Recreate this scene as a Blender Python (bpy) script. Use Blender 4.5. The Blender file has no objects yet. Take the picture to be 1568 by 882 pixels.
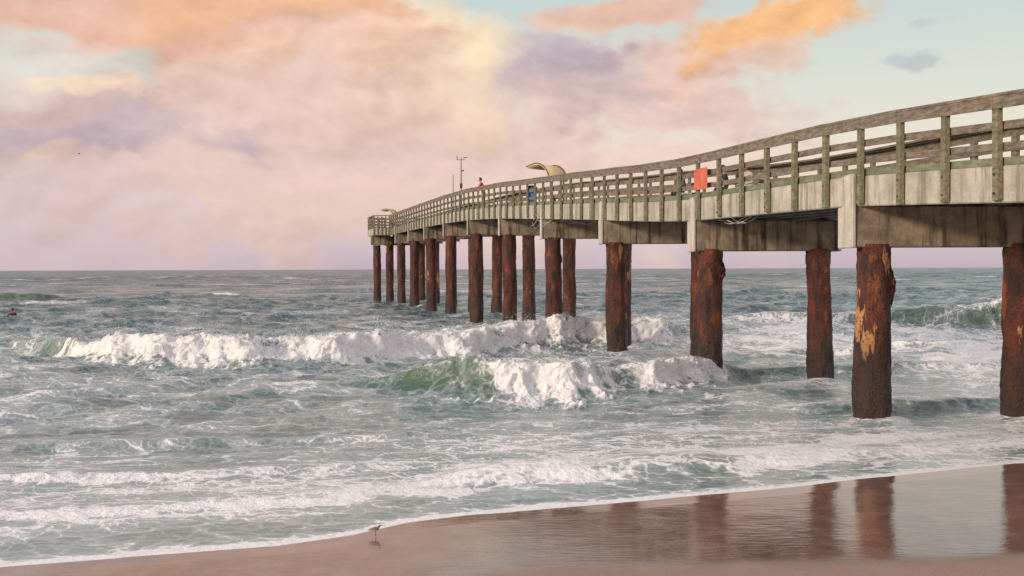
import bpy, math, random, bmesh, time
import numpy as np
from mathutils import Matrix, Vector
random.seed(7); rng=np.random.RandomState(11)
scene=bpy.context.scene
scene.view_settings.view_transform='Standard'; scene.view_settings.look='None'
scene.view_settings.exposure=0; scene.view_settings.gamma=1
T0=time.time()
# ------------------------------------------------------------------ helpers
def lin(r,g,b):
    f=lambda c:(c/255)/12.92 if c/255<=.04045 else ((c/255+.055)/1.055)**2.4
    return (f(r),f(g),f(b),1)

class NT:
    def __init__(s,tree): s.t=tree; s.n=tree.nodes; s.l=tree.links
    def node(s,typ,**kw):
        nd=s.n.new(typ)
        for k,v in kw.items(): setattr(nd,k,v)
        return nd
    def put(s,sock,v):
        if v is None: return
        if hasattr(v,'is_output'): s.l.new(v,sock)
        else: sock.default_value=v
    def math(s,op,a,b=None,c=None,clamp=False):
        nd=s.node('ShaderNodeMath',operation=op,use_clamp=clamp)
        s.put(nd.inputs[0],a); s.put(nd.inputs[1],b); s.put(nd.inputs[2],c)
        return nd.outputs[0]
    def vmath(s,op,a,b=None,out=0):
        nd=s.node('ShaderNodeVectorMath',operation=op)
        s.put(nd.inputs[0],a); s.put(nd.inputs[1],b)
        return nd.outputs[out]
    def mix(s,f,a,b,blend='MIX'):
        nd=s.node('ShaderNodeMix',data_type='RGBA',blend_type=blend)
        s.put(nd.inputs[0],f); s.put(nd.inputs[6],a); s.put(nd.inputs[7],b)
        return nd.outputs[2]
    def mixf(s,f,a,b):
        nd=s.node('ShaderNodeMix',data_type='FLOAT')
        s.put(nd.inputs[0],f); s.put(nd.inputs[2],a); s.put(nd.inputs[3],b)
        return nd.outputs[0]
    def mapr(s,v,a,b,c=0.,d=1.,smooth=True):
        nd=s.node('ShaderNodeMapRange',interpolation_type='SMOOTHSTEP' if smooth else 'LINEAR')
        s.put(nd.inputs[0],v)
        for i,x in zip((1,2,3,4),(a,b,c,d)): s.put(nd.inputs[i],x)
        return nd.outputs[0]
    def noise(s,vec,scale,detail=4,rough=.55,dist=0.,color=False):
        nd=s.node('ShaderNodeTexNoise')
        s.put(nd.inputs['Vector'],vec); nd.inputs['Scale'].default_value=scale
        nd.inputs['Detail'].default_value=detail; nd.inputs['Roughness'].default_value=rough
        nd.inputs['Distortion'].default_value=dist
        return nd.outputs['Color' if color else 'Fac']
    def voro(s,vec,scale,feature='DISTANCE_TO_EDGE'):
        nd=s.node('ShaderNodeTexVoronoi',feature=feature,voronoi_dimensions='2D')
        s.put(nd.inputs['Vector'],vec); nd.inputs['Scale'].default_value=scale
        return nd.outputs['Distance']
    def bump(s,h,strength=1.,dist=.1,normal=None):
        nd=s.node('ShaderNodeBump'); s.put(nd.inputs['Strength'],strength)
        s.put(nd.inputs['Distance'],dist); s.put(nd.inputs['Height'],h)
        if normal is not None: s.put(nd.inputs['Normal'],normal)
        return nd.outputs[0]
    def attr(s,name):
        nd=s.node('ShaderNodeAttribute'); nd.attribute_name=name; return nd.outputs['Fac']
    def pos(s): return s.node('ShaderNodeNewGeometry').outputs['Position']
    def sep(s,v):
        nd=s.node('ShaderNodeSeparateXYZ'); s.put(nd.inputs[0],v); return nd.outputs

def new_mat(name):
    m=bpy.data.materials.new(name); m.use_nodes=True
    t=NT(m.node_tree); b=m.node_tree.nodes['Principled BSDF']
    return m,t,b
def simple_mat(name,col,rough=.7,var=.25,scale=8.,metal=0.):
    m,t,b=new_mat(name); p=t.pos()
    n=t.noise(p,scale,3,.6)
    c2=tuple(x*(1-var) for x in col[:3])+(1,)
    c3=tuple(min(1,x*(1+var)) for x in col[:3])+(1,)
    t.put(b.inputs['Base Color'],t.mix(t.mapr(n,.3,.7),c2,c3))
    b.inputs['Roughness'].default_value=rough; b.inputs['Metallic'].default_value=metal
    t.put(b.inputs['Normal'],t.bump(n,.3,.01))
    return m
def empty(name,loc=(0,0,0)):
    o=bpy.data.objects.new(name,None); o.location=loc; o.empty_display_size=.3
    scene.collection.objects.link(o); return o

class MB:
    def __init__(s): s.v=[]; s.f=[]
    def hexa(s,c):
        b=len(s.v); s.v+= [tuple(p) for p in c]
        for q in ((3,2,1,0),(4,5,6,7),(0,1,5,4),(1,2,6,5),(2,3,7,6),(3,0,4,7)):
            s.f.append(tuple(b+i for i in q))
    def box(s,x0,x1,y0,y1,z0,z1):
        s.hexa([(x0,y0,z0),(x1,y0,z0),(x1,y1,z0),(x0,y1,z0),(x0,y0,z1),(x1,y0,z1),(x1,y1,z1),(x0,y1,z1)])
    def beam(s,p,q,w,h):
        p=Vector(p); q=Vector(q); d=(q-p).normalized()
        up=Vector((0,0,1))
        if abs(d.z)>.95: up=Vector((0,1,0))
        r=d.cross(up).normalized()*w/2; u=r.cross(d).normalized()*h/2
        s.hexa([p-r-u,p+r-u,q+r-u,q-r-u,p-r+u,p+r+u,q+r+u,q-r+u])
    def tube(s,pts,rad,seg=8,cap=True):
        pts=[Vector(p) for p in pts]; base=len(s.v)
        if not hasattr(rad,'__len__'): rad=[rad]*len(pts)
        for i,p in enumerate(pts):
            d=(pts[min(i+1,len(pts)-1)]-pts[max(i-1,0)]).normalized()
            up=Vector((0,0,1)) if abs(d.z)<.9 else Vector((1,0,0))
            a=d.cross(up).normalized(); b=d.cross(a)
            for k in range(seg):
                t=2*math.pi*k/seg
                s.v.append(tuple(p+(a*math.cos(t)+b*math.sin(t))*rad[i]))
        for i in range(len(pts)-1):
            for k in range(seg):
                k2=(k+1)%seg
                s.f.append((base+i*seg+k,base+i*seg+k2,base+(i+1)*seg+k2,base+(i+1)*seg+k))
        if cap:
            s.f.append(tuple(base+k for k in range(seg))[::-1])
            s.f.append(tuple(base+(len(pts)-1)*seg+k for k in range(seg)))
    def obj(s,name,mat,parent=None,bevel=0,smooth=False):
        me=bpy.data.meshes.new(name); me.from_pydata(s.v,[],s.f); me.update()
        bm=bmesh.new(); bm.from_mesh(me); bmesh.ops.recalc_face_normals(bm,faces=bm.faces); bm.to_mesh(me); bm.free()
        if smooth: me.polygons.foreach_set('use_smooth',[True]*len(me.polygons))
        o=bpy.data.objects.new(name,me); me.materials.append(mat); scene.collection.objects.link(o)
        if parent: o.parent=parent
        if bevel:
            md=o.modifiers.new('bev','BEVEL'); md.width=bevel; md.segments=1; md.limit_method='ANGLE'
        return o

# numpy value noise from a lookup table
TAB=np.random.RandomState(5).rand(1024*1024).astype(np.float32)
def vnoise(x,y,seed=0):
    x,y=np.broadcast_arrays(np.asarray(x,np.float32),np.asarray(y,np.float32))
    ix=np.floor(x).astype(np.int32); iy=np.floor(y).astype(np.int32); fx=x-ix; fy=y-iy
    ix=ix+seed*37; iy=iy+seed*91
    fx=fx*fx*(3-2*fx); fy=fy*fy*(3-2*fy)
    x0=ix&1023; x1=(ix+1)&1023; y0=(iy&1023)<<10; y1=((iy+1)&1023)<<10
    a=TAB[y0|x0]; b=TAB[y0|x1]; c=TAB[y1|x0]; d=TAB[y1|x1]
    return a+(b-a)*fx+(c-a)*fy+(a-b-c+d)*fx*fy
def fbm(x,y,oct=4,seed=0,g=.5):
    s=0; a=1; t=0; ca,sa=.8,.6
    for i in range(oct):
        f=2.03**i
        s=s+a*vnoise(x*f+i*17.3,y*f-i*9.1,seed+i); t+=a; a*=g
        x,y=x*ca-y*sa,x*sa+y*ca
    return s/t
def fbm0(x,y,oct=4,seed=0,g=.5):
    s=0; a=1; t=0
    for i in range(oct):
        f=2.03**i
        s=s+a*vnoise(x*f+i*17.3,y*f-i*9.1,seed+i); t+=a; a*=g
    return s/t
def sstep(a,b,x):
    t=np.clip((x-a)/(b-a),0,1); return t*t*(3-2*t)
def grid_mesh(name,co_,q):
    me=bpy.data.meshes.new(name); me.vertices.add(len(co_)); me.vertices.foreach_set('co',co_.ravel())
    me.loops.add(q.size); me.loops.foreach_set('vertex_index',q.ravel())
    me.polygons.add(len(q)); me.polygons.foreach_set('loop_start',np.arange(0,q.size,q.shape[1],dtype=np.int32))
    me.polygons.foreach_set('use_smooth',np.ones(len(q),bool)); me.update(calc_edges=True)
    return me
def grid_quads(nr,nc):
    idx=np.arange(nr*nc,dtype=np.int32).reshape(nr,nc)
    return np.stack([idx[:-1,:-1],idx[:-1,1:],idx[1:,1:],idx[1:,:-1]],-1).reshape(-1,4)

EX,EY=.9662,.2578           # along-shore unit vector ; seaward = (-EY, EX)
def to_uv(X,Y): return EX*X+EY*Y, -EY*X+EX*Y
def to_xy(u,v): return EX*u-EY*v, EY*u+EX*v
def shore(u):
    b=np.interp(u,[-200,-30,-8,-2.5,.3,1.2,1.9,2.8,4,7.9,12,40,200],[11.3,11.5,11.6,11.7,11.72,12.0,12.4,12.58,12.65,12.95,13.5,14,14])
    return b+.22*(fbm0(u*.55,u*0+3.3,3,5)-.5)

# ------------------------------------------------------------------ camera
cam=bpy.data.cameras.new('camera'); co=bpy.data.objects.new('camera',cam); scene.collection.objects.link(co)
cam.lens=35; cam.sensor_width=36; cam.clip_end=40000; cam.clip_start=.05
R=Matrix.Rotation(math.radians(90-1.1),4,'X')@Matrix.Rotation(math.radians(-.18),4,'Z')
co.matrix_world=Matrix.Translation((0,0,3.2))@R
scene.camera=co

# ------------------------------------------------------------------ world light
w=bpy.data.worlds.new('World'); scene.world=w; w.use_nodes=True
t=NT(w.node_tree); bg=w.node_tree.nodes['Background']
SUN_EL=math.radians(15); SUN_AZ=math.radians(236)
sky=t.node('ShaderNodeTexSky',sky_type='NISHITA'); sky.sun_disc=False
sky.sun_elevation=SUN_EL; sky.sun_rotation=SUN_AZ
gen=t.node('ShaderNodeTexCoord').outputs['Generated']
wz=t.sep(gen)[2]
ns=t.vmath('SCALE',sky.outputs[0]); ns.node.inputs['Scale'].default_value=.10
cloudc=t.mix(t.mapr(wz,0.,.6),lin(236,206,194),lin(216,211,216))
col=t.mix(.88,ns,cloudc); col=t.mix(t.mapr(wz,-.005,-.1),col,lin(150,145,148))
t.put(bg.inputs['Color'],col); bg.inputs['Strength'].default_value=1.12
sun=bpy.data.lights.new('sun','SUN'); so=bpy.data.objects.new('sun',sun); scene.collection.objects.link(so)
sun.energy=2.8; sun.angle=math.radians(8); sun.color=(1,.80,.62)
sd=Vector((math.sin(SUN_AZ)*math.cos(SUN_EL),math.cos(SUN_AZ)*math.cos(SUN_EL),math.sin(SUN_EL)))
so.rotation_euler=sd.to_track_quat('Z','Y').to_euler()

# ------------------------------------------------------------------ cloudy seaward sky (a real dome sector 14 km out)
azs=np.concatenate([np.linspace(-1.5,-.62,90),np.linspace(-.615,.615,1100),np.linspace(.62,1.5,90)])
els=np.concatenate([[-.03,-.01],np.linspace(0,.30,360),np.linspace(.305,1.1,130)])
E,A=np.meshgrid(els.astype(np.float32),azs.astype(np.float32),indexing='ij')
wx=fbm(A*6,E*10,7,201,.53)-.5; wy=fbm(A*6+40,E*10+9,7,231,.53)-.5
A_=A+.20*wx; E_=E+.115*wy
def puff(a,e):
    s=0;am=1;tt=0
    x=a*9+3; y=e*15
    for i in range(7):
        f=2.05**i; s=s+am*np.abs(2*vnoise(x*f+i*5.2,y*f+i*3.3,260+i)-1); tt+=am; am*=.55
        x,y=x*.8-y*.6,x*.6+y*.8
    return 1-s/tt
A3=A+.05*wx; E3=E+.03*wy
def field(a,e): return .5*fbm(a*9+3,e*17,7,260,.53)+.5*puff(a,e)
nB=field(A3,E3); nR=field(A3+.009,E3-.010)
nBm=float(nB.mean()); relief=np.clip((nB-nR)*3.4,-.5,.5); nB=nB-nBm+.5
def ramp(x,st):
    xs=[s[0] for s in st]; return np.stack([np.interp(x,xs,[lin(*s[1])[k] for s in st]) for k in range(3)],-1)
C=ramp(E,[(0,(194,177,188)),(.02,(208,191,197)),(.06,(230,213,205)),(.11,(238,227,211)),(.17,(222,225,214)),(.26,(199,214,213)),(.5,(180,200,212)),(1.1,(165,188,208))])
leftw=sstep(.1,-.3,A)[...,None]; C=C*(1-leftw*np.array([.05,.08,.03])*sstep(.12,.0,E)[...,None])
def blob(px,py,rx,ry,c,op=1.,soft=.35,k=.5,rl=.22):
    global C
    a=math.atan((px-784)/1524); e=math.atan((411-py)/1524*math.cos(a))
    L=np.hypot((A_-a)*1524/rx,(E_-e)*1524/ry)+(nB-.5)*k*2.8
    m=(sstep(1+soft,1-soft,L)*op)[...,None]
    cc=np.array(lin(*c)[:3])*(1+rl*relief+.30*(nB-.5))[...,None]
    C=C*(1-m)+cc*m
B=[
 (250,350,760,95,(207,190,197),.7,.6,.4,.05),
 (250,215,620,150,(217,192,191),.9,.45,.8,.12),
 (560,190,430,180,(230,200,190),.9,.45,.8,.17),
 (900,290,460,66,(238,210,194),.8,.55,.5,.08),
 (1010,165,210,74,(229,198,190),.9,.35,1.0),
 (1080,100,86,38,(235,200,185),.85,.4,1.1),
 (925,130,104,50,(206,185,189),.6,.5,1.0),
 (856,58,74,28,(194,180,188),.75,.4,1.2),
 (905,84,60,26,(190,176,186),.6,.45,1.2),
 (748,76,84,78,(250,226,190),.9,.45,1.0),
 (690,140,120,34,(243,214,188),.6,.55,1.0),
 (640,24,90,44,(248,228,198),.8,.5,1.0),
 (340,110,320,70,(230,198,184),.75,.5,.8),
 (500,58,210,52,(238,198,174),.85,.45,.9),
 (240,24,380,38,(232,184,162),.9,.45,1.0),
 (430,22,200,26,(245,192,152),.85,.5,.9),
 (115,198,200,40,(199,180,187),.8,.45,1.0),
 (220,224,120,15,(190,172,184),.45,.55,1.0),
 (40,152,130,20,(218,190,184),.7,.5,1.0),
 (20,238,60,13,(244,212,186),.55,.55,1.1),
 (60,84,120,32,(219,219,210),.8,.45,1.2),
 (88,110,70,11,(250,222,194),.7,.5,1.3),
 (156,124,26,14,(250,222,194),.75,.5,1.3),
 (945,10,120,20,(236,190,168),.85,.45,1.1),
 (1225,30,112,46,(247,190,136),.97,.32,.9,.34),
 (1222,95,52,32,(236,198,180),.8,.5,1.1),
 (1180,195,90,26,(231,204,196),.4,.6,1.0),
 (1458,42,30,11,(186,193,200),.6,.5,1.2),
 (1420,112,30,10,(184,190,198),.6,.5,1.2),
]
for b_ in B: blob(*b_)
nC=fbm(A*3+5,E*4.5,6,300,.55); hi_=(sstep(.27,.42,E)*sstep(.38,.52,nC))[...,None]
C=C*(1-hi_)+ramp(nC,[(.35,(205,196,205)),(.65,(240,208,190))])*hi_
C=np.clip(C,0,.98)
RD=14000.
dome=np.stack([RD*np.cos(E)*np.sin(A),RD*np.cos(E)*np.cos(A),RD*np.sin(E)],-1).reshape(-1,3).astype(np.float32)
med=grid_mesh('sky',dome,grid_quads(*E.shape)[:,::-1].copy())
ca=med.color_attributes.new('skycol','FLOAT_COLOR','POINT')
al=(sstep(1.5,1.2,np.abs(A))*sstep(1.1,.8,E))
ca.data.foreach_set('color',np.concatenate([C,al[...,None]],-1).reshape(-1).astype(np.float32))
skyo=bpy.data.objects.new('sky',med); scene.collection.objects.link(skyo)
m=bpy.data.materials.new('evening_clouds'); m.use_nodes=True; m.node_tree.nodes.clear(); t=NT(m.node_tree)
at=t.node('ShaderNodeAttribute'); at.attribute_name='skycol'
em=t.node('ShaderNodeEmission'); t.put(em.inputs[0],at.outputs['Color']); tr=t.node('ShaderNodeBsdfTransparent')
mx=t.node('ShaderNodeMixShader'); t.put(mx.inputs[0],at.outputs['Alpha']); t.l.new(tr.outputs[0],mx.inputs[1]); t.l.new(em.outputs[0],mx.inputs[2])
ou=t.node('ShaderNodeOutputMaterial'); t.l.new(mx.outputs[0],ou.inputs[0])
try: m.cycles.emission_sampling='NONE'
except Exception: pass
med.materials.append(m)
print('sky',time.time()-T0)

AX=lambda y,a: 12.95-.2579*y+a
S=7.49; Y0=20.8
bents=[Y0+S*n for n in range(-3,11)]

# ------------------------------------------------------------------ sea
vr=np.concatenate([np.arange(11.0,22,.03),np.arange(22,48,.05),np.arange(48,120,.17),np.arange(120,500,1.2),np.geomspace(500,12000,70)])
tc=np.concatenate([-np.geomspace(5,.36,30),np.linspace(-.34,1.02,860),np.geomspace(1.05,6,30)])
V,T=np.meshgrid(vr.astype(np.float32),tc.astype(np.float32),indexing='ij'); U=(V+2.0)*T
dv=np.gradient(vr)[:,None].astype(np.float32)*np.ones_like(T)
du=((V+2)*np.gradient(tc)[None,:]).astype(np.float32)
X,Y=to_xy(U,V)
W=(V-shore(U)).astype(np.float32)
amp=np.clip((W-1.5)/24,.04,1)
H=np.zeros_like(X); DU=np.zeros_like(X); DV=np.zeros_like(X)
lams=np.geomspace(.7,22,44)
for i,L in enumerate(lams):
    k=2*math.pi/L
    ang=rng.normal(0,.60 if L<6 else .30)
    ku=math.sin(ang); kv=-math.cos(ang)
    a=.0135*L**.72*rng.uniform(.6,1.3)
    if L>9: a*=.7
    cell=np.maximum(dv*abs(kv),du*abs(ku))
    att=np.clip((L/cell-3)/5,0,1)*(amp if L>3 else np.clip(amp*1.5,.06,1))
    r_=np.where(att.max(axis=1)>0)[0]; sl=slice(0,int(r_.max())+1)
    env=.35+1.3*vnoise(U[sl]/(L*3)+i*7.7,V[sl]/(L*2.2)-i*3.1,40+i)
    ph=k*(ku*U[sl]+kv*V[sl])+rng.uniform(0,6.28)
    a_=a*att[sl]*env; sn=np.sin(ph)
    H[sl]+=a_*np.cos(ph); DU[sl]-=.85*a_*ku*sn; DV[sl]-=.85*a_*kv*sn
chop=H.copy()
foam=np.zeros_like(X); green=np.zeros_like(X); shield=np.zeros_like(X); spray=np.zeros_like(X)
mid=fbm(U*1.1,V*1.1,3,77); fine=fbm(U*4.2,V*4.2,4,91,.65); big=fbm(U*.09,V*.17,4,15)
def breaker(pts,wf=.9,wb=2.3,seed=1,wob=.35,lumpy=1.):
    p=np.array(pts,float)
    cu,cv=to_uv(p[:,0],p[:,1]); o=np.argsort(cu); cu=cu[o]; cv=cv[o]; hh=p[o,2]; ff=p[o,3]; hm=hh.max()
    lo=cv.min()-6*hm-3; hi_=cv.max()+12*hm+4
    r=np.where((vr>lo)&(vr<hi_))[0]; sl=slice(int(r[0]),int(r[-1])+1)
    u=U[sl]; v=V[sl]; md_=mid[sl]; fn=fine[sl]
    vc=np.interp(u,cu,cv); uj=u+1.2*hm*(md_-.5)*2
    h=np.interp(u,cu,hh,left=0,right=0)*(.78+.44*fbm0(u*.9,u*0,3,seed)); F=np.interp(uj,cu,ff,left=0,right=0)
    s=v-vc+wob*h*4*(fbm0(u*.7/max(hm,.2),u*0+seed,3,seed)-.5)+.6*h*(md_-.5)
    wf_=wf*h+.10; wb_=wb*h+.22; on=(h>0)
    pr=np.where(s<0,np.exp(-(s/wf_)**2),np.exp(-(s/wb_)**2))*on
    trough=-.12*h*np.exp(-((s+2.6*wf_)/(1.2*wf_))**2)
    rag=.9*(fn-.5)+.5*(md_-.5)
    zone=F*sstep(-2.7*wf_,-1.0*wf_,s+rag*wf_*2.4)*(1-sstep(-.1*wb_,1.0*wb_,s+rag*wb_*1.6))*on
    lump=(md_-.5)*.55+(fn-.5)*1.15+np.abs(fn-.5)*.8-.08
    Hn=H[sl]*(1-.45*pr)+pr*h+trough+zone*h*lump*.32*lumpy
    DV[sl]+=-pr*pr*h*.55-zone*h*(fn-.5)*.28
    DU[sl]+=zone*h*(md_-.5)*.3
    H[sl]=Hn
    f=foam[sl]
    f=np.maximum(f,zone*(.95+.60*(md_-.5)+.25*(fn-.5)))
    sp=np.clip(s,0,99); sn_=np.clip(-s,0,99)
    f=np.maximum(f,np.clip(h*1.4,0,1)*F*.66*np.exp(-sp/(7*h+.5))*(s>0)*on)
    f=np.maximum(f,F*.68*np.exp(-sn_/(3.8*h+.4))*(s<0)*on)
    lip=(1-F)*np.exp(-((s+.05)/(.35*h+.06))**2)*np.clip(h*2,0,1)*sstep(.42,.62,fbm(u*1.3,v*.6,3,seed+60))*.75
    f=np.maximum(f,lip*on)
    foam[sl]=f
    spray[sl]=np.maximum(spray[sl],zone*h*np.exp(-((s+.1)/(.6*wf_))**2)*sstep(.12,.3,h))
    face=sstep(.5*wb_,-.2*wf_,s)*sstep(-2.4*wf_,-1.0*wf_,s)*on*np.clip((h-.08)*2.2,0,1)
    green[sl]=np.maximum(green[sl],face*(.6+.4*fn)); shield[sl]=np.maximum(shield[sl],face*(1-F))
breaker([(-26,43,.05,0),(-21,41.5,.2,0),(-18,39.5,.45,.4),(-16.5,38,.7,1),(-14.3,36.3,.9,1),(-11.3,35.9,1.0,1),(-6.9,37,1.0,1),(-2.2,40.2,1.0,1),(1,43,1.0,1),(6.5,46,.95,1),(7.8,47,.4,.6),(10,48,.1,0)],wf=1.05,wb=2.4,seed=3)
breaker([(-6.5,27,.05,0),(-3.8,26,.2,0),(-2.7,25.6,.52,0),(-1.9,25.3,.76,.1),(-1.3,25.1,.84,.6),(-.6,25.1,.84,1),(.3,25.1,.80,1),(1.95,25.6,.68,1),(2.7,26,.5,.7),(3.5,26.6,.62,1),(4.9,28.2,.74,1),(5.6,28.8,.5,.9),(6.6,29.2,.3,.2),(12,30.5,.28,.2),(16,31,.1,0)],wf=.95,wb=2.2,seed=9)
breaker([(-1.3,14.6,.05,.8),(-.6,14.9,.2,.3),(-.2,15.0,.27,.9),(1.15,15.3,.30,1),(1.7,15.45,.30,.7),(2.0,15.6,.33,.1),(3.3,15.95,.33,.1),(3.7,16.1,.28,.9),(4.4,16.4,.26,1),(5.5,16.8,.17,.9),(7,17.3,.14,.8),(9,18.0,.14,.9),(12,18.9,.1,.7)],wf=.8,wb=2.0,seed=21,wob=.15)
breaker([(-9,12.9,.05,1),(-6,13.0,.06,1),(-4.6,13.3,.06,1),(-3.2,13.7,.07,1),(-1.6,14.2,.07,1),(-.6,14.4,.05,1)],wf=2.0,wb=3.5,seed=31)
breaker([(-11,15.0,.04,.6),(-7,15.2,.09,.8),(-4.6,15.5,.08,.8),(-2.5,16.0,.05,.6)],wf=1.8,wb=3,seed=33)
breaker([(-9,18,.06,.1),(-6.4,18.4,.14,.6),(-4,18.6,.1,.2),(-2,19,.05,.1)],wf=1.1,wb=2.5,seed=35)
breaker([(11,56,.4,.8),(14,56,.55,.9),(18,55.5,.55,.7),(20,54.5,.8,.4),(23.4,53.6,1.25,.1),(25.3,53.6,1.35,.5),(26.6,53.8,1.3,.8),(28,54,1.2,.2),(33,55,.8,.2),(40,56,.6,.6),(50,57,.2,0)],wf=1.0,wb=2.6,seed=41)
breaker([(-75,100,.4,0),(-58,102,1.0,0),(-48,103,.8,.0),(-42,104,.2,0)],wf=1.6,wb=2.6,seed=43)
breaker([(9,36,.1,.5),(12,36.5,.25,.8),(17,37,.3,.6),(24,38,.2,.7),(28,38.5,.1,0)],wf=1.2,wb=2.6,seed=47)
breaker([(6.5,22,.08,.2),(8,22.3,.2,.4),(11,23,.2,.3),(14,24,.15,.5)],wf=1.0,wb=2.4,seed=51)
nfoam=fbm(U*.42+.6*mid,V*1.15+.6*fine,5,123,.6)
dens=np.interp(W,[-1,0,.25,.45,1.0,1.6,3.0,4,7,12,20,34,60,120,300],[.9,.85,.55,.36,.46,.74,.72,.60,.50,.48,.47,.36,.12,.06,.04]).astype(np.float32)
dens=dens+(big-.5)*np.interp(W,[0,3,12,40,100],[.2,.4,.9,.6,.3])+(nfoam-.5)*np.interp(W,[0,1.4,3],[.5,.9,1.15])
rightside=sstep(7,14,X)*sstep(28,34,Y)*(1-sstep(52,60,Y)); dens=dens+.32*rightside
rs2=sstep(4,8,X)*sstep(5,2,W); dens=dens+.12*rs2
dens=dens-shield*.35
cap_=sstep(.24,.42,chop)*sstep(45,80,V)*sstep(.56,.68,fbm(U*.12,V*.2,3,66))
foam=np.maximum(foam*(1-.25*shield)+(nfoam-.5)*.3*foam,np.clip(dens,0,1)); foam=np.maximum(foam,cap_*.8)
# water heaped and whitened round each pile
for yb_ in bents[2:]:
    for a_ in (0,3.05):
        r=np.where((vr>EX*yb_-EY*AX(yb_,a_)-3)&(vr<EX*yb_-EY*AX(yb_,a_)+3))[0]
        if len(r)<2: continue
        sl=slice(int(r[0]),int(r[-1])+1)
        dd=np.hypot((X[sl]-AX(yb_,a_)-.1),(Y[sl]-yb_)*.8)
        g_=np.exp(-(dd/.62)**2)*(.5+mid[sl]); H[sl]+=.14*g_; foam[sl]=np.maximum(foam[sl],.85*np.exp(-(dd/.8)**2)*(.5+mid[sl]))
edge=sstep(.28,.12,W+.25*(mid-.5))*(W>-.6); foam=np.maximum(foam,edge*1.1)
sw=sstep(3.0,.9,W)
H=H*(1-.88*sw)+.010+.02*sw*np.clip(W*1.5,0,1)*(fine-.35)*foam
H=np.where(W<0,.008,H)
X2,Y2=to_xy(U+DU*(1-.8*sw),V+DV*(1-.8*sw))
nr,nc=X.shape
me=grid_mesh('sea',np.stack([X2,Y2,H],-1).reshape(-1,3).astype(np.float32),grid_quads(nr,nc))
turb=np.interp(W,[0,4,14,40,120],[1,.85,.6,.3,0])
for nm,a in (('foam',foam),('green',green),('turb',turb)):
    at=me.attributes.new(nm,'FLOAT','POINT'); at.data.foreach_set('value',a.ravel().astype(np.float32))
sea=bpy.data.objects.new('sea_water',me); scene.collection.objects.link(sea)
def sea_height(x,y):
    j=np.argmin((X2-x)**2+(Y2-y)**2); return float(H.ravel()[j])
r2=np.random.RandomState(3); pw_=(spray*dv*du).ravel().astype(np.float64); pw_/=pw_.sum()
ND=16000; pick=r2.choice(pw_.size,ND,p=pw_); hs=np.maximum(spray.ravel()[pick],.1)
cl_=fbm(X.ravel()[pick]*1.6,Y.ravel()[pick]*.4,3,400)
up=np.abs(r2.exponential(.13,ND))*hs**.7*np.clip((cl_-.35)*5,.15,2.2)
px_=X2.ravel()[pick]+r2.normal(0,.06,ND); py_=Y2.ravel()[pick]+r2.normal(0,.10,ND)+up*.5; pz_=H.ravel()[pick]+up
sz=r2.uniform(.006,.017,ND)*np.clip(hs,.3,1)
octv=np.array([(1,0,0),(0,1,0),(-1,0,0),(0,-1,0),(0,0,1),(0,0,-1)],float)
dvs=(np.stack([px_,py_,pz_],-1)[:,None,:]+octv[None]*sz[:,None,None]).reshape(-1,3).astype(np.float32)
octf=np.array([(0,1,4),(1,2,4),(2,3,4),(3,0,4),(1,0,5),(2,1,5),(3,2,5),(0,3,5)],np.int32)
dfs=(octf[None]+6*np.arange(ND,dtype=np.int32)[:,None,None]).reshape(-1,3)
mes=grid_mesh('spray',dvs,dfs); spo=bpy.data.objects.new('sea_spray',mes); scene.collection.objects.link(spo)
mes.materials.append(simple_mat('spray_droplets',(.86,.87,.88,1),.4,.05))
print('sea done',time.time()-T0)
m,t,b=new_mat('sea_water')
p=t.pos(); dist=t.sep(p)[1]
fo=t.attr('foam'); gr=t.attr('green'); tu=t.attr('turb')
wn=t.noise(p,1.6,2,.6,color=True)
pw=t.vmath('ADD',t.vmath('MULTIPLY',p,(.72,1.15,1)),t.vmath('MULTIPLY',t.vmath('SUBTRACT',wn,(.5,.5,.5)),(1.0,.8,.3)))
l1=t.mapr(t.voro(pw,3.6),.20,.0); l2=t.mapr(t.voro(pw,1.1),.16,.0)
n2=t.noise(p,13.,3,.65)
val=t.math('MULTIPLY_ADD',l1,.26,fo); val=t.math('MULTIPLY_ADD',l2,.24,val); val=t.math('MULTIPLY_ADD',n2,.50,val)
val=t.math('SUBTRACT',val,.41)
mask=t.mapr(val,.44,.84)
haze=t.mapr(val,-.05,.55,0.,.60)
wc=t.mix(tu,(.024,.086,.108,1),(.080,.165,.158,1))
wc=t.mix(gr,wc,(.074,.128,.074,1))
wc=t.mix(t.math('MULTIPLY',haze,t.math('SUBTRACT',1.,t.math('MULTIPLY',gr,.65))),wc,(.53,.60,.62,1))
fc=t.mix(t.mapr(n2,.3,.7),(.78,.80,.82,1),(.93,.93,.92,1))
t.put(b.inputs['Base Color'],t.mix(mask,wc,fc))
wr=t.mapr(dist,40.,400.,.07,.30)
t.put(b.inputs['Roughness'],t.mixf(mask,wr,.8))
t.put(b.inputs['Specular IOR Level'],t.mixf(mask,t.mapr(dist,50.,260.,.75,.22),.2)); b.inputs['IOR'].default_value=1.33
r1=t.noise(t.vmath('MULTIPLY',p,(.7,1.2,1)),1.6,6,.64)
hh=t.math('MULTIPLY_ADD',n2,t.mixf(mask,.12,.45),r1)
t.put(b.inputs['Normal'],t.bump(hh,t.mapr(dist,30.,200.,.6,1.),t.mapr(tu,.8,1.,.22,.06)))
me.materials.append(m)

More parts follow.
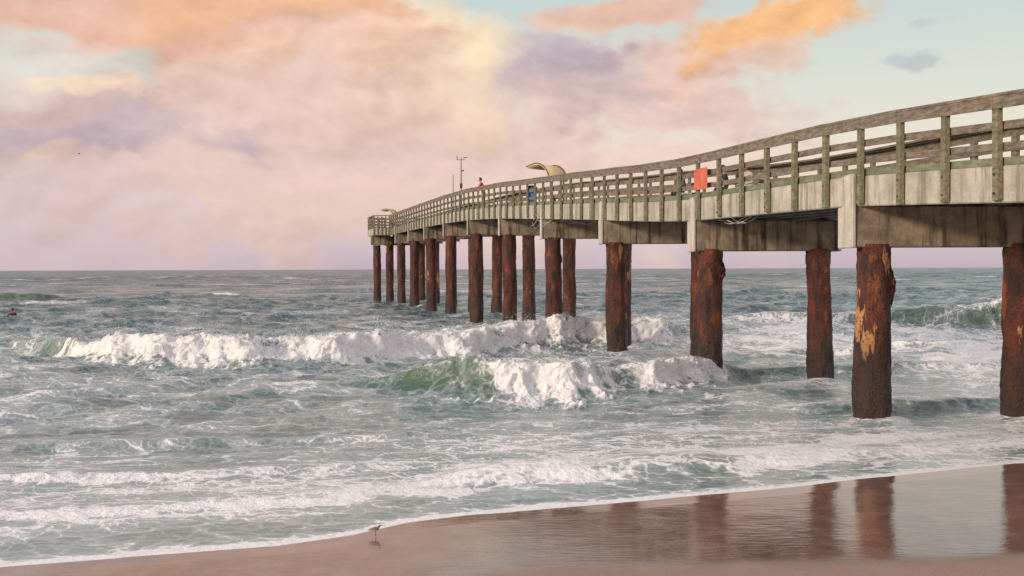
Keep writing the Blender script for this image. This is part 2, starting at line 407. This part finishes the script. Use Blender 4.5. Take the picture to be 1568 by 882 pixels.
# ------------------------------------------------------------------ beach
ub=np.concatenate([-np.geomspace(900,14,40),np.linspace(-13,26,520),np.geomspace(27,900,40)])
vb=np.concatenate([-np.geomspace(300,5,25),np.linspace(-4.5,7.9,60),np.linspace(8,15,260),np.geomspace(15.2,12000,50)])
VB,UB=np.meshgrid(vb,ub,indexing='ij'); WB=VB-shore(UB)
slope=np.where(WB<0,np.interp(-WB,[0,.5,2,6],[0,.03,.065,.14])+.008,-np.minimum(WB*.05,3.0)+.008)
slope=np.where(WB<-6,.148+(-WB-6)*.012,slope); slope=np.minimum(slope,1.0)
slope+= .012*(fbm(UB*.7,VB*.9,4,8)-.5)*sstep(0,-1.,WB)
XB,YB=to_xy(UB,VB)
wetlim=np.clip(2.5+.24*(UB-1.2),1.7,4.6)+.3*(fbm0(UB*.6,UB*0+1.,3,3)-.5)
wet=sstep(-wetlim-.4,-wetlim+.4,WB)
meb=grid_mesh('beach',np.stack([XB,YB,slope],-1).reshape(-1,3).astype(np.float32),grid_quads(*XB.shape))
at=meb.attributes.new('wet','FLOAT','POINT'); at.data.foreach_set('value',wet.ravel().astype(np.float32))
beach=bpy.data.objects.new('sand_beach',meb); scene.collection.objects.link(beach)
m,t,b=new_mat('sand'); p=t.pos(); we=t.attr('wet')
g=t.noise(p,90.,2,.7); g2=t.noise(p,2.,4,.6); g3=t.noise(t.vmath('MULTIPLY',p,(.45,1.6,1)),9.,3,.55)
dry=t.mix(t.mapr(g,.3,.7),(.25,.165,.13,1),(.41,.29,.23,1)); wetc=t.mix(t.mapr(g2,.3,.7),(.165,.098,.076,1),(.24,.152,.122,1))
bits=t.mapr(t.voro(p,26.,'F1'),.16,.06); bits=t.math('MULTIPLY',bits,t.mapr(g2,.5,.62))
c=t.mix(we,dry,wetc); c=t.mix(t.math('MULTIPLY',bits,.6),c,(.6,.55,.5,1))
t.put(b.inputs['Base Color'],c)
t.put(b.inputs['Roughness'],t.mixf(we,.75,t.mapr(g2,.3,.7,.04,.11)))
t.put(b.inputs['Specular IOR Level'],t.mixf(we,.3,1.0)); b.inputs['IOR'].default_value=1.65
t.put(b.inputs['Normal'],t.bump(t.math('MULTIPLY_ADD',g,.07,g3),.45,.007))
meb.materials.append(m)

# ------------------------------------------------------------------ materials for the pier
def concrete(name,light,dark,stain,amt=.85):
    m,t,b=new_mat(name); p=t.pos()
    n=t.noise(p,1.7,5,.65); st=t.noise(t.vmath('MULTIPLY',p,(5,5,.45)),1.,4,.6); f=t.noise(p,22.,3,.65)
    c=t.mix(t.mapr(n,.32,.68),dark,light)
    c=t.mix(t.mapr(st,.48,.68,0,amt),c,stain)
    c=t.mix(t.mapr(f,.55,.75,0,.35),c,(.03,.028,.022,1))
    t.put(b.inputs['Base Color'],c); b.inputs['Roughness'].default_value=.88
    t.put(b.inputs['Normal'],t.bump(t.math('MULTIPLY_ADD',n,2.,f),.6,.02)); return m
M_cap=concrete('stained_concrete',(.34,.27,.19,1),(.15,.12,.085,1),(.040,.030,.022,1),.97)
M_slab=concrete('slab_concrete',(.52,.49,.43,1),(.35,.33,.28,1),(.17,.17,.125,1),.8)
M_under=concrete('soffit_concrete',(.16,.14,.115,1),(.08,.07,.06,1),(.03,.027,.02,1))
M_stub=concrete('pale_concrete',(.64,.61,.54,1),(.47,.44,.38,1),(.28,.25,.2,1),.6)
def wood(name,a,c2,alg,amt):
    m,t,b=new_mat(name); p=t.pos()
    g=t.noise(t.vmath('MULTIPLY',p,(9,2.2,9)),1.5,4,.65); n=t.noise(p,1.4,4,.6); f=t.noise(p,30.,3,.7)
    c=t.mix(t.mapr(g,.3,.7),a,c2); c=t.mix(t.mapr(n,.6-amt,.75-amt*.5,0,.7),c,alg)
    c=t.mix(t.mapr(f,.58,.75,0,.5),c,(.04,.035,.025,1))
    t.put(b.inputs['Base Color'],c); b.inputs['Roughness'].default_value=.85
    t.put(b.inputs['Normal'],t.bump(t.math('ADD',g,f),.6,.012)); return m
M_rail=wood('weathered_rail',(.11,.088,.068,1),(.25,.21,.165,1),(.11,.115,.065,1),.08)
M_post=wood('algae_post',(.12,.115,.075,1),(.27,.25,.16,1),(.11,.13,.058,1),.12)
M_curb=wood('green_curb',(.13,.15,.09,1),(.24,.26,.17,1),(.10,.14,.07,1),.2)
m,t,b=new_mat('rusted_pile'); p=t.pos(); z=t.sep(p)[2]
na=t.noise(t.vmath('MULTIPLY',p,(1.6,1.6,.7)),1.5,5,.65); nb_=t.noise(t.vmath('MULTIPLY',p,(3,3,1.0)),1.,5,.6); nf=t.noise(p,16.,4,.7)
c=t.mix(t.mapr(na,.36,.64),(.036,.015,.012,1),(.135,.034,.018,1))
c=t.mix(t.mapr(nb_,.55,.69,0,.72),c,(.33,.095,.028,1))
peel=t.noise(t.vmath('MULTIPLY',t.vmath('ADD',p,(4,9,1)),(2.2,2.2,.55)),1.,4,.55)
c=t.mix(t.mapr(peel,.65,.672),c,(.52,.26,.10,1))
c=t.mix(t.mapr(nf,.50,.66,0,.85),c,(.014,.010,.008,1))
lowm=t.mapr(t.math('MULTIPLY_ADD',na,2.4,t.math('ADD',z,-1.2)),2.0,.5,0,.85); c=t.mix(lowm,c,(.028,.017,.011,1))
t.put(b.inputs['Base Color'],c); t.put(b.inputs['Roughness'],t.mixf(lowm,.65,.35))
t.put(b.inputs['Normal'],t.bump(t.math('MULTIPLY_ADD',na,1.5,nf),1.,.06)); M_pile=m
M_dark=simple_mat('dark_metal',(.05,.05,.05,1),.5)
M_white=simple_mat('white_cord',(.55,.54,.5,1),.7)

# ------------------------------------------------------------------ pier
pier=empty('fishing_pier')
zD=[-.5,.4,.6,.774,1,1.2,1.36,1.54,1.72,2.08,2.44,2.8,3.16,3.52,4,5.2]; zZ=[3.8,3.9,4.06,4.25,4.49,4.53,4.54,4.70,4.94,5.36,5.76,6.06,6.2,6.27,6.33,6.4]
zb=lambda y: float(np.interp(y/20.8,zD,zZ))
YEND=98.2
LW,RW=-.48,3.53
PV=[];PF=[]
def pile(x,y,ztop,r,seed):
    rs=np.random.RandomState(seed); zs=np.linspace(-2.2,ztop,90); th=np.linspace(0,2*np.pi,40,endpoint=False)
    Z,TH=np.meshgrid(zs,th,indexing='ij'); ox=rs.uniform(0,100)
    cx=np.cos(TH)*1.3+ox; cy=np.sin(TH)*1.3
    n=fbm(cx*1.2+Z*.35,cy*1.2+Z*1.1,4,seed); n2=fbm(cx*5+Z*1.0,cy*5+Z*4.,3,seed+5)
    sleeve=sstep(.50,.53,fbm(cx*.8+Z*.15,cy*.8+Z*.5,3,seed+9))
    R_=r*(.91+.09*sleeve)+.08*(n-.5)+.05*(n2-.5)+.04*np.exp(-((Z-.4)/.8)**2)*n2
    lean=(Z-ztop)*rs.uniform(-.012,.012); base=len(PV)
    PV.extend(np.stack([x+lean+R_*np.cos(TH),y+R_*np.sin(TH),Z],-1).reshape(-1,3).tolist())
    for i in range(89):
        for k in range(40):
            k2=(k+1)%40; PF.append((base+i*40+k,base+i*40+k2,base+(i+1)*40+k2,base+(i+1)*40+k))
sd_=1
for n,y in enumerate(bents):
    for a in (0,3.05):
        r=.385 if a==0 else .36
        pile(AX(y,a),y+(.1 if a==0 else 0),zb(y)-.80,r*random.uniform(.94,1.04),sd_); sd_+=1
pile(-12.72,94.0,zb(94)-.9,.36,99)
o=MB(); o.v=PV;o.f=PF
po=o.obj('piles',M_pile,pier,smooth=True)
fl=MB()
def flake(x,y,z0,h,ang,span,r,off):
    base=len(fl.v); nz,nt=12,8; ph=random.uniform(0,6)
    for i in range(nz):
        f=i/(nz-1); wv=.75+.25*math.sin(ph+f*7)
        for k in range(nt):
            g_=k/(nt-1)-.5; a_=ang+g_*span*wv+.10*math.sin(i*1.3+ph)
            rr=r-.05+off*((g_+.5)**2)*math.sin(math.pi*min(.98,f*.9+.1))+.01*math.sin(i*2.3)
            fl.v.append((x+rr*math.cos(a_),y+rr*math.sin(a_),z0+f*h+.05*math.sin(k*1.9+ph)))
    for i in range(nz-1):
        for k in range(nt-1): fl.f.append((base+i*nt+k,base+i*nt+k+1,base+(i+1)*nt+k+1,base+(i+1)*nt+k))
for (n,a,z0,h,ang,span,off) in [(3,0,2.45,.75,-35,.7,.10),(4,0,2.9,.5,-40,.7,.10),(6,0,3.4,.5,-40,.7,.10)]:
    y=bents[n]; flake(AX(y,a),y+(.1 if a==0 else 0),z0,h,math.radians(ang),span,.385,off)
fo_=fl.obj('pile_jacket_flakes',M_pile,pier,smooth=True); md=fo_.modifiers.new('s','SOLIDIFY'); md.thickness=.015
cp=MB(); st=MB()
for y in bents:
    zt=zb(y+.25)-.004; y0,y1=y-.17,y+.67
    x0,x1=AX(y,-.6)+.17*.258,AX(y,3.65)
    cp.box(x0+.10,x1-.1,y0,y1,zt-.86,zt)
    e=.03
    for sx_,xa in ((1,x0),(-1,x1)):
        xs=sorted((xa,xa+sx_*.098)); st.box(xs[0],xs[1],y0-e,y1+e,zt-.88,zt+.66)
y=94.0; zt=zb(y)-.004; cp.box(-13.25,-11.6,y-.4,y+.4,zt-.86,zt)
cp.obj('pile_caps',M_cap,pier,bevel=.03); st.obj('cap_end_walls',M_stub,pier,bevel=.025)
dk=MB(); un=MB(); cb=MB()
def hx(mb,ya,yb,a0,a1,z0a,z1a,z0b,z1b):
    mb.hexa([(AX(ya,a0),ya,z0a),(AX(ya,a1),ya,z0a),(AX(yb,a1),yb,z0b),(AX(yb,a0),yb,z0b),
             (AX(ya,a0),ya,z1a),(AX(ya,a1),ya,z1a),(AX(yb,a1),yb,z1b),(AX(yb,a0),yb,z1b)])
for i in range(len(bents)):
    y0=bents[i]+.26; y1=(bents[i+1]+.24) if i+1<len(bents) else YEND
    cuts=np.linspace(y0,y1,4)
    for j in range(3):
        ya,yb=float(cuts[j]),float(cuts[j+1]); za,zb_=zb(ya),zb(yb)
        g_=.012 if j==2 else .0
        hx(dk,ya+g_,yb-g_,LW,LW+.22,za,za+.62,zb_,zb_+.62)
        hx(dk,ya+g_,yb-g_,RW-.22,RW,za,za+.62,zb_,zb_+.62)
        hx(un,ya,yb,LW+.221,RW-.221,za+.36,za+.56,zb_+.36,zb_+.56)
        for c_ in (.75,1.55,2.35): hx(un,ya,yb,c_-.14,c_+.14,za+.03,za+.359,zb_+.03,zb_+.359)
        hx(cb,ya,yb,LW+.02,LW+.20,za+.622,za+.76,zb_+.622,zb_+.76)
        hx(cb,ya,yb,RW-.20,RW-.02,za+.622,za+.76,zb_+.622,zb_+.76)
PA,PB=92.0,96.5
hx(dk,PA,PB,-2.0,-.60,zb(PA),zb(PA)+.62,zb(PB),zb(PB)+.62)
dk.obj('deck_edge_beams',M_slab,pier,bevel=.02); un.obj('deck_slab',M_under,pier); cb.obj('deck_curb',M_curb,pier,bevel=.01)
ps=MB(); rl=MB(); mr=MB(); bo=MB()
ys=[]
for y in bents:
    for k in range(6): ys.append(y+.25+.624+1.248*k)
ys=[y for y in ys if y<YEND]
def jit(s=.012): return random.uniform(-s,s)
for side in (0,1):
    for i,y in enumerate(ys):
        z=zb(y)
        if side==0 and PA-.3<y: continue
        pa=(LW-.105,LW-.003) if side==0 else (RW+.003,RW+.105)
        x0=AX(y,pa[0]); x1=AX(y,pa[1]); j=jit(.012); lo=.02+jit(.03); hw=.095+jit(.012)
        ps.hexa([(x0+j,y-hw,z+lo),(x1+j,y-hw,z+lo),(x1+j,y+hw,z+lo),(x0+j,y+hw,z+lo),(x0,y-hw,z+1.60),(x1,y-hw,z+1.60),(x1,y+hw,z+1.60),(x0,y+hw,z+1.60)])
        if side==0 and y<45:
            for zz in (.16,.48): bo.tube([(x0-.018,y,z+zz),(x0+.02,y,z+zz)],.022,6)
    segs=[bents[0]]+ys[::2]
    if side==0: segs=[s for s in segs if s<PA]+[PA]
    for p_,q_ in zip(segs[:-1],segs[1:]):
        za,zc=zb(p_),zb(q_); j1=jit(.014); j2=jit(.014)
        o0=LW if side==0 else RW; sg=1 if side==0 else -1
        Aa=sorted((o0-sg*.13,o0+sg*.16)); hx(rl,p_+.004,q_-.004,Aa[0],Aa[1],za+1.765+j1,za+1.82+j1,zc+1.765+j2,zc+1.82+j2)
        Aa=sorted((o0-sg*.135,o0-sg*.108)); hx(rl,p_+.006,q_-.006,Aa[0],Aa[1],za+1.56+j1,za+1.762+j1,zc+1.56+j2,zc+1.762+j2)
        Aa=sorted((o0+sg*.005,o0+sg*.045))
        hx(mr,p_+.004,q_-.004,Aa[0],Aa[1],za+1.22+j1,za+1.36+j1,zc+1.22+j2,zc+1.36+j2)
        hx(mr,p_+.004,q_-.004,Aa[0],Aa[1],za+.87+j2,za+1.00+j2,zc+.87+j1,zc+1.00+j1)
def railrun(p,q,zf,n):
    p=np.array(p,float); q=np.array(q,float)
    for k in range(n+1):
        c_=p+(q-p)*k/n; z=zf(c_[1]); ps.box(c_[0]-.06,c_[0]+.06,c_[1]-.06,c_[1]+.06,z+.05,z+1.70)
    for h0,th in ((1.79,.08),(1.45,.12),(1.18,.12),(.9,.12)):
        rl.beam((p[0],p[1]-.08,zf(p[1])+h0),(q[0],q[1]-.08,zf(q[1])+h0),.05 if h0<1.7 else .2,th)
railrun((AX(PA,-1.95),PA),(AX(PA,-.5),PA),zb,4)
railrun((AX(PA,-1.95),PA+.2),(AX(PB,-1.95),PB),zb,4)
railrun((AX(PB,-1.9),PB+.1),(AX(PB,-.4),PB+.1),zb,3)
railrun((AX(YEND,-.4),YEND-.1),(AX(YEND,3.5),YEND-.1),zb,5)
ps.obj('rail_posts',M_post,pier,bevel=.008); rl.obj('top_rails',M_rail,pier,bevel=.006); mr.obj('mid_rails',M_rail,pier,bevel=.006)
bo.obj('post_bolts',M_dark,pier)
wi=MB()
for k in range(9):
    y=bents[6]+random.uniform(-.4,1.5); x=AX(y,-.65); z=zb(y)
    pts=[(x+random.uniform(0,.15)+i*random.uniform(.1,.28),y-.3+random.uniform(-.1,.1),z-.05-.5*math.sin(i*.9+k)*random.uniform(.2,.9)) for i in range(9)]
    wi.tube(pts,.010,5)
for k in range(4):
    y=bents[4]-2.2+random.uniform(-.3,.3); x=AX(y,-.5)
    wi.tube([(x+i*.12,y+random.uniform(-.1,.1),zb(y)-.02-.14*math.sin(i*.6+k*.4)) for i in range(7)],.008,5)
wi.obj('hanging_wires',M_white,pier)

# ------------------------------------------------------------------ things on the pier
def deck_z(y): return zb(y)+.56
M_can=simple_mat('canopy_fibreglass',(.80,.58,.30,1),.5,.12); M_fr=simple_mat('shelter_frame',(.12,.10,.09,1),.6)
def shelter(x,y,s=1.,yaw=-.5):
    e=empty('curved_shade_shelter',(x,y,deck_z(y))); e.rotation_euler=(0,0,yaw)
    sh=MB(); n=20; W2=.7; pr=[]
    for i in range(n+1):
        f=i/n
        if f<.42: px_=-.95+f*1.3; pz_=1.86+.20*math.sin(f*1.7)
        else:
            g_=(f-.42)/.58; px_=-.404+.80*math.sin(g_*1.5); pz_=1.86+.20*math.sin(.714)-.85*(1-math.cos(g_*1.5))
        pr.append((px_*s,pz_*s))
    b0=len(sh.v)
    for (a_,c_) in pr: sh.v+= [(a_,-W2*s,c_),(a_,W2*s,c_)]
    for i in range(n): sh.f.append((b0+2*i,b0+2*i+1,b0+2*i+3,b0+2*i+2))
    o=sh.obj('canopy',M_can,e,smooth=True); md=o.modifiers.new('s','SOLIDIFY'); md.thickness=.04
    fr=MB()
    for yy in (-.5*s,.5*s): fr.tube([(.34*s,yy,0),(.34*s,yy,1.25*s)],.045,8)
    fr.box(-.3*s,.2*s,-.6*s,.6*s,.42,.47); fr.box(-.2*s,-.13*s,-.5*s,-.4*s,0,.42); fr.box(-.2*s,-.13*s,.4*s,.5*s,0,.42)
    rimm=MB()
    for yy in (-W2*s,W2*s): rimm.tube([(a_,yy,c_+.03) for a_,c_ in pr],.03,6)
    rimm.obj('canopy_rim',M_fr,e)
    fr.obj('frame_and_bench',M_fr,e)
shelter(1.9,47.6,1.02,-.7); shelter(-10.8,90,.85,-.3)

e=empty('warning_sign'); y0,y1=27.15,27.95
s_=MB(); z=zb(27.5); s_.hexa([(AX(y0,LW-.155),y0,z+.84),(AX(y0,LW-.14),y0,z+.84),(AX(y1,LW-.14),y1,z+.84),(AX(y1,LW-.155),y1,z+.84),(AX(y0,LW-.155),y0,z+1.42),(AX(y0,LW-.14),y0,z+1.42),(AX(y1,LW-.14),y1,z+1.42),(AX(y1,LW-.155),y1,z+1.42)])
s_.obj('panel',simple_mat('orange_paint',(.55,.13,.075,1),.6,.2,3.),e,bevel=.004)
s2=MB()
for yy in (y0+.08,y1-.08):
    for zz in (.9,1.36): s2.tube([(AX(yy,LW-.162),yy,z+zz),(AX(yy,LW-.02),yy,z+zz)],.012,6)
s2.obj('bolts',M_dark,e)
e=empty('trash_barrel',(AX(45.6,-.02)-.25,45.6,deck_z(45.6))); e.scale=(.8,.8,.85)
s_=MB(); s_.tube([(0,0,0),(0,0,.03),(0,0,.3),(0,0,.33),(0,0,.36),(0,0,.65),(0,0,.68),(0,0,.71),(0,0,.98),(0,0,1.0)],[.27,.28,.28,.295,.28,.28,.295,.28,.285,.27],18)
s_.obj('barrel',simple_mat('blue_plastic',(.03,.28,.62,1),.45,.1),e)
s_=MB(); s_.tube([(0,0,1.0),(0,0,1.05),(0,0,1.12),(0,0,1.15)],[.30,.30,.2,.05],18); s_.obj('lid',M_dark,e)
def mast(x,y,h,inst):
    e=empty('weather_station_mast' if inst else 'whip_antenna',(x,y,deck_z(y)))
    s_=MB(); s_.tube([(0,0,0),(0,0,h*.6),(0,0,h)],[.04,.035,.022] if inst else [.03,.025,.018],8)
    if inst:
        s_.beam((-.25,0,h-.15),(.25,0,h-.15),.03,.03); s_.tube([(-.25,0,h-.15),(-.25,0,h+.08)],.03,6)
        for k in range(3):
            a_=k*2.09; s_.tube([(.25,0,h-.02),(.25+.12*math.cos(a_),.12*math.sin(a_),h-.02)],[.01,.045],6)
        s_.box(-.08,.08,-.07,.07,h*.45,h*.45+.28); s_.tube([(0,0,h*.75),(.18,0,h*.75+.05)],.04,6)
    else: s_.box(-.06,.06,-.06,.06,0,.2)
    s_.obj('pole',M_dark,e)
mast(AX(62,-.1),62,3.45,True); mast(AX(64.5,-.1),64.5,2.6,False)

# ------------------------------------------------------------------ people
def skin_obj(name,pts,edges,rad,mat,parent,sub=2):
    me=bpy.data.meshes.new(name); me.from_pydata(pts,edges,[]); o=bpy.data.objects.new(name,me)
    scene.collection.objects.link(o); o.parent=parent
    md=o.modifiers.new('skin','SKIN'); md.use_smooth_shade=True
    sv=me.skin_vertices[0].data
    for i,r in enumerate(rad): sv[i].radius=(r,r) if not isinstance(r,tuple) else r
    sv[0].use_root=True
    s=o.modifiers.new('sub','SUBSURF'); s.levels=sub; s.render_levels=sub
    me.materials.append(mat); return o
SK=(.50,.27,.18,1)
def body_mat(shirt,pants,skinc,dz=0):
    m,t,b=new_mat('clothing'); oc=t.node('ShaderNodeTexCoord').outputs['Object']; z=t.sep(oc)[2]
    n=t.noise(oc,12,3)
    c=t.mix(t.math('GREATER_THAN',z,.93+dz),pants,shirt); c=t.mix(t.math('GREATER_THAN',z,1.46+dz),c,skinc); c=t.mix(t.math('LESS_THAN',z,.09),c,(.04,.04,.04,1))
    c=t.mix(t.mapr(n,.3,.7,0,.3),c,(.02,.02,.02,1)); t.put(b.inputs['Base Color'],c); b.inputs['Roughness'].default_value=.85; return m
M_skin=simple_mat('skin',SK,.5,.08); M_lips=simple_mat('lips',(.35,.12,.1,1),.5)
def head(e,loc,yaw,hair,cap=None):
    h=empty('head',loc); h.parent=e; h.rotation_euler=(0,0,yaw)
    def sph(nm,l,s,mt,cut=None):
        me=bpy.data.meshes.new(nm); bm=bmesh.new(); bmesh.ops.create_uvsphere(bm,u_segments=20,v_segments=14,radius=1)
        for v in bm.verts:
            if nm=='face' and v.co.z<0: v.co.x*=1-.28*v.co.z*v.co.z; v.co.y*=1-.15*v.co.z*v.co.z
            v.co=Vector((v.co.x*s[0]+l[0],v.co.y*s[1]+l[1],v.co.z*s[2]+l[2]))
        if cut: bmesh.ops.delete(bm,geom=[v for v in bm.verts if cut(v.co)],context='VERTS')
        bm.to_mesh(me); bm.free(); me.polygons.foreach_set('use_smooth',[True]*len(me.polygons))
        o=bpy.data.objects.new(nm,me); me.materials.append(mt); scene.collection.objects.link(o); o.parent=h
    sph('face',(0,0,0),(.078,.098,.118),M_skin)
    sph('nose',(0,.100,-.015),(.013,.020,.022),M_skin)
    for s_ in (-1,1):
        sph('ear',(s_*.080,-.005,-.01),(.012,.022,.032),M_skin); sph('eye',(s_*.030,.088,.012),(.012,.008,.007),M_dark)
    sph('mouth',(0,.088,-.058),(.024,.008,.006),M_lips)
    sph('hair',(0,-.012,.018),(.087,.102,.118),simple_mat('hair',hair,.7),cut=lambda c:c.y>.045 and c.z<.07 or c.z<-.05)
    if cap:
        mc=simple_mat('cap_cloth',cap,.8); sph('cap',(0,-.004,.045),(.092,.110,.09),mc,cut=lambda c:c.z<.03); sph('brim',(0,.12,.045),(.07,.07,.008),mc)
def hand(e,loc,dirv,mat):
    d=Vector(dirv).normalized(); s=d.cross(Vector((0,0,1))).normalized(); dn=s.cross(d)
    L=Vector(loc); pts=[L,L+d*.05]; ed=[(0,1)]; r=[(.022,.014),(.03,.014)]
    for k,(o_,ln) in enumerate(((-.03,.065),(-.01,.078),(.01,.072),(.028,.055))):
        b0=len(pts); a=L+d*.055+s*o_; pts+=[a,a+d*ln*.6,a+d*ln*.85-dn*.02]; ed+=[(1,b0),(b0,b0+1),(b0+1,b0+2)]; r+=[.0095,.0085,.007]
    b0=len(pts); a=L+d*.02-s*.03; pts+=[a,a-s*.025+d*.03]; ed+=[(0,b0),(b0,b0+1)]; r+=[.012,.009]
    skin_obj('hand',[tuple(p_) for p_ in pts],ed,r,mat,e,1)
def person(name,loc,yaw,shirt,pants,hair,cap=None,lean=.12,arms='rail',scale=1.):
    e=empty(name,loc); e.rotation_euler=(0,0,yaw); e.scale=(scale,)*3
    f=lean; dz=-.45 if arms=='sit' else 0
    pts=[(0,0,.95+dz),(0,.3*f,1.12+dz),(0,.7*f,1.30+dz),(0,f,1.43+dz),(0,f*1.15,1.53+dz)]
    rad=[(.155,.11),(.14,.10),(.17,.115),(.09,.07),(.055,.055)]
    ed=[(0,1),(1,2),(2,3),(3,4)]
    for s_ in (-1,1):
        b0=len(pts)
        if arms=='sit': pts+=[(s_*.10,.08,.50),(s_*.14,.44,.50),(s_*.14,.42,.10),(s_*.15,.56,.035)]
        else: pts+=[(s_*.10,0,.86),(s_*.12,.03,.50),(s_*.13,-.01,.10),(s_*.14,.13,.035)]
        rad+=[.095,.065,.045,.035]
        ed+=[(0,b0),(b0,b0+1),(b0+1,b0+2),(b0+2,b0+3)]
        b0=len(pts)
        if arms=='rail': arm=[(s_*.19,.95*f,1.39),(s_*.26,f+.10,1.14),(s_*.20,f+.36,1.13)]
        elif arms=='swim': arm=[(s_*.19,f,1.39),(s_*.36,f+.10,1.22),(s_*.45,f+.32,1.20)]
        else: arm=[(s_*.20,.95*f,1.39+dz),(s_*.26,f+.02,1.12+dz),(s_*.20,f+.24,1.06+dz)]
        pts+=arm; rad+=[.062,.045,.032]; ed+=[(3,b0),(b0,b0+1),(b0+1,b0+2)]
        hand(e,arm[2],Vector(arm[2])-Vector(arm[1]),M_skin)
    skin_obj('body',pts,ed,rad,body_mat(shirt,pants,SK,dz),e,2)
    head(e,(0,f*1.3+.02,1.645+dz),0,hair,cap)
    if arms=='sit':
        s_=MB(); s_.box(-.22,.22,-.2,.16,.0,.34); s_.box(-.235,.235,-.215,.175,.344,.42)
        s_.obj('cooler_seat',M_white,e,bevel=.02)
person('person_in_red_at_rail',(AX(55.8,-.12),55.8,deck_z(55.8)+.03),math.radians(75),(.75,.05,.03,1),(.05,.06,.10,1),(.04,.025,.02,1),lean=.15)
person('fisherman',(AX(37.0,3.0),37.0,deck_z(37.0)),math.radians(100),(.10,.11,.14,1),(.08,.08,.09,1),(.05,.04,.03,1),cap=(.05,.05,.06,1),arms='sit')
person('fisherman',(AX(33.6,3.0),33.6,deck_z(33.6)),math.radians(80),(.04,.04,.05,1),(.05,.06,.09,1),(.03,.02,.02,1),cap=(.03,.03,.03,1),arms='sit')
person('fisherman',(AX(32.0,2.95),32.0,deck_z(32.0)),math.radians(120),(.55,.53,.5,1),(.1,.1,.12,1),(.06,.04,.03,1),arms='sit')
zz=sea_height(-33.9,67.7)
person('swimmer',(-33.9,67.7,zz-1.28),math.radians(60),(.20,.03,.03,1),(.05,.05,.08,1),(.03,.02,.02,1),arms='swim',scale=1.0)

# ------------------------------------------------------------------ sandpiper at the water's edge
e=empty('sandpiper',(-1.63,11.75,.045)); e.rotation_euler=(0,0,math.radians(15)); e.scale=(.9,)*3
m,t,b=new_mat('plumage'); oc=t.node('ShaderNodeTexCoord').outputs['Object']; z=t.sep(oc)[2]; n=t.noise(oc,60,3)
c=t.mix(t.mapr(z,.075,.088),(.50,.47,.43,1),(.20,.16,.13,1)); c=t.mix(t.mapr(n,.5,.6,0,.5),c,(.08,.06,.05,1)); t.put(b.inputs['Base Color'],c)
skin_obj('body',[(0,0,.08),(-.035,0,.082),(-.075,0,.078),(-.10,0,.074),(.03,0,.092),(.048,0,.112),(.060,0,.128),(.078,0,.128)],[(0,1),(1,2),(2,3),(0,4),(4,5),(5,6),(6,7)],[.030,.028,.015,.006,.022,.013,.015,.006],m,e,2)
s_=MB(); s_.tube([(.078,0,.127),(.098,0,.124),(.115,0,.118)],[.004,.003,.0015],6)
for q_ in (-.012,.012):
    s_.tube([(-.005,q_,.06),(.006,q_,.034),(-.002,q_,0)],[.004,.0028,.0028],6)
    for a_ in (-.5,0,.5): s_.tube([(-.002,q_,.001),(-.002+.02*math.cos(a_),q_+.02*math.sin(a_),.001)],.0018,5)
s_.obj('bill_and_legs',M_dark,e)
e=empty('seagull',(-52,120,17.2)); e.rotation_euler=(0,0,.5); e.scale=(.6,)*3
skin_obj('body',[(0,0,0),(-.18,0,0),(-.32,0,.01),(.14,0,.03),(.24,0,.04)],[(0,1),(1,2),(0,3),(3,4)],[.07,.05,.02,.045,.03],simple_mat('gull_grey',(.25,.25,.27,1),.7),e,1)
s_=MB()
for q_ in (-1,1):
    s_.hexa([(-.08,q_*.04,.03),(.10,q_*.04,.03),(.02,q_*.42,.17),(-.09,q_*.42,.17),(-.08,q_*.04,.05),(.10,q_*.04,.05),(.02,q_*.42,.18),(-.09,q_*.42,.18)])
    s_.hexa([(-.09,q_*.42,.17),(.02,q_*.42,.17),(-.12,q_*.72,.10),(-.15,q_*.72,.10),(-.09,q_*.42,.18),(.02,q_*.42,.18),(-.12,q_*.72,.11),(-.15,q_*.72,.11)])
s_.obj('wings',simple_mat('gull_wing',(.2,.2,.22,1),.7),e)
print('all done',time.time()-T0)
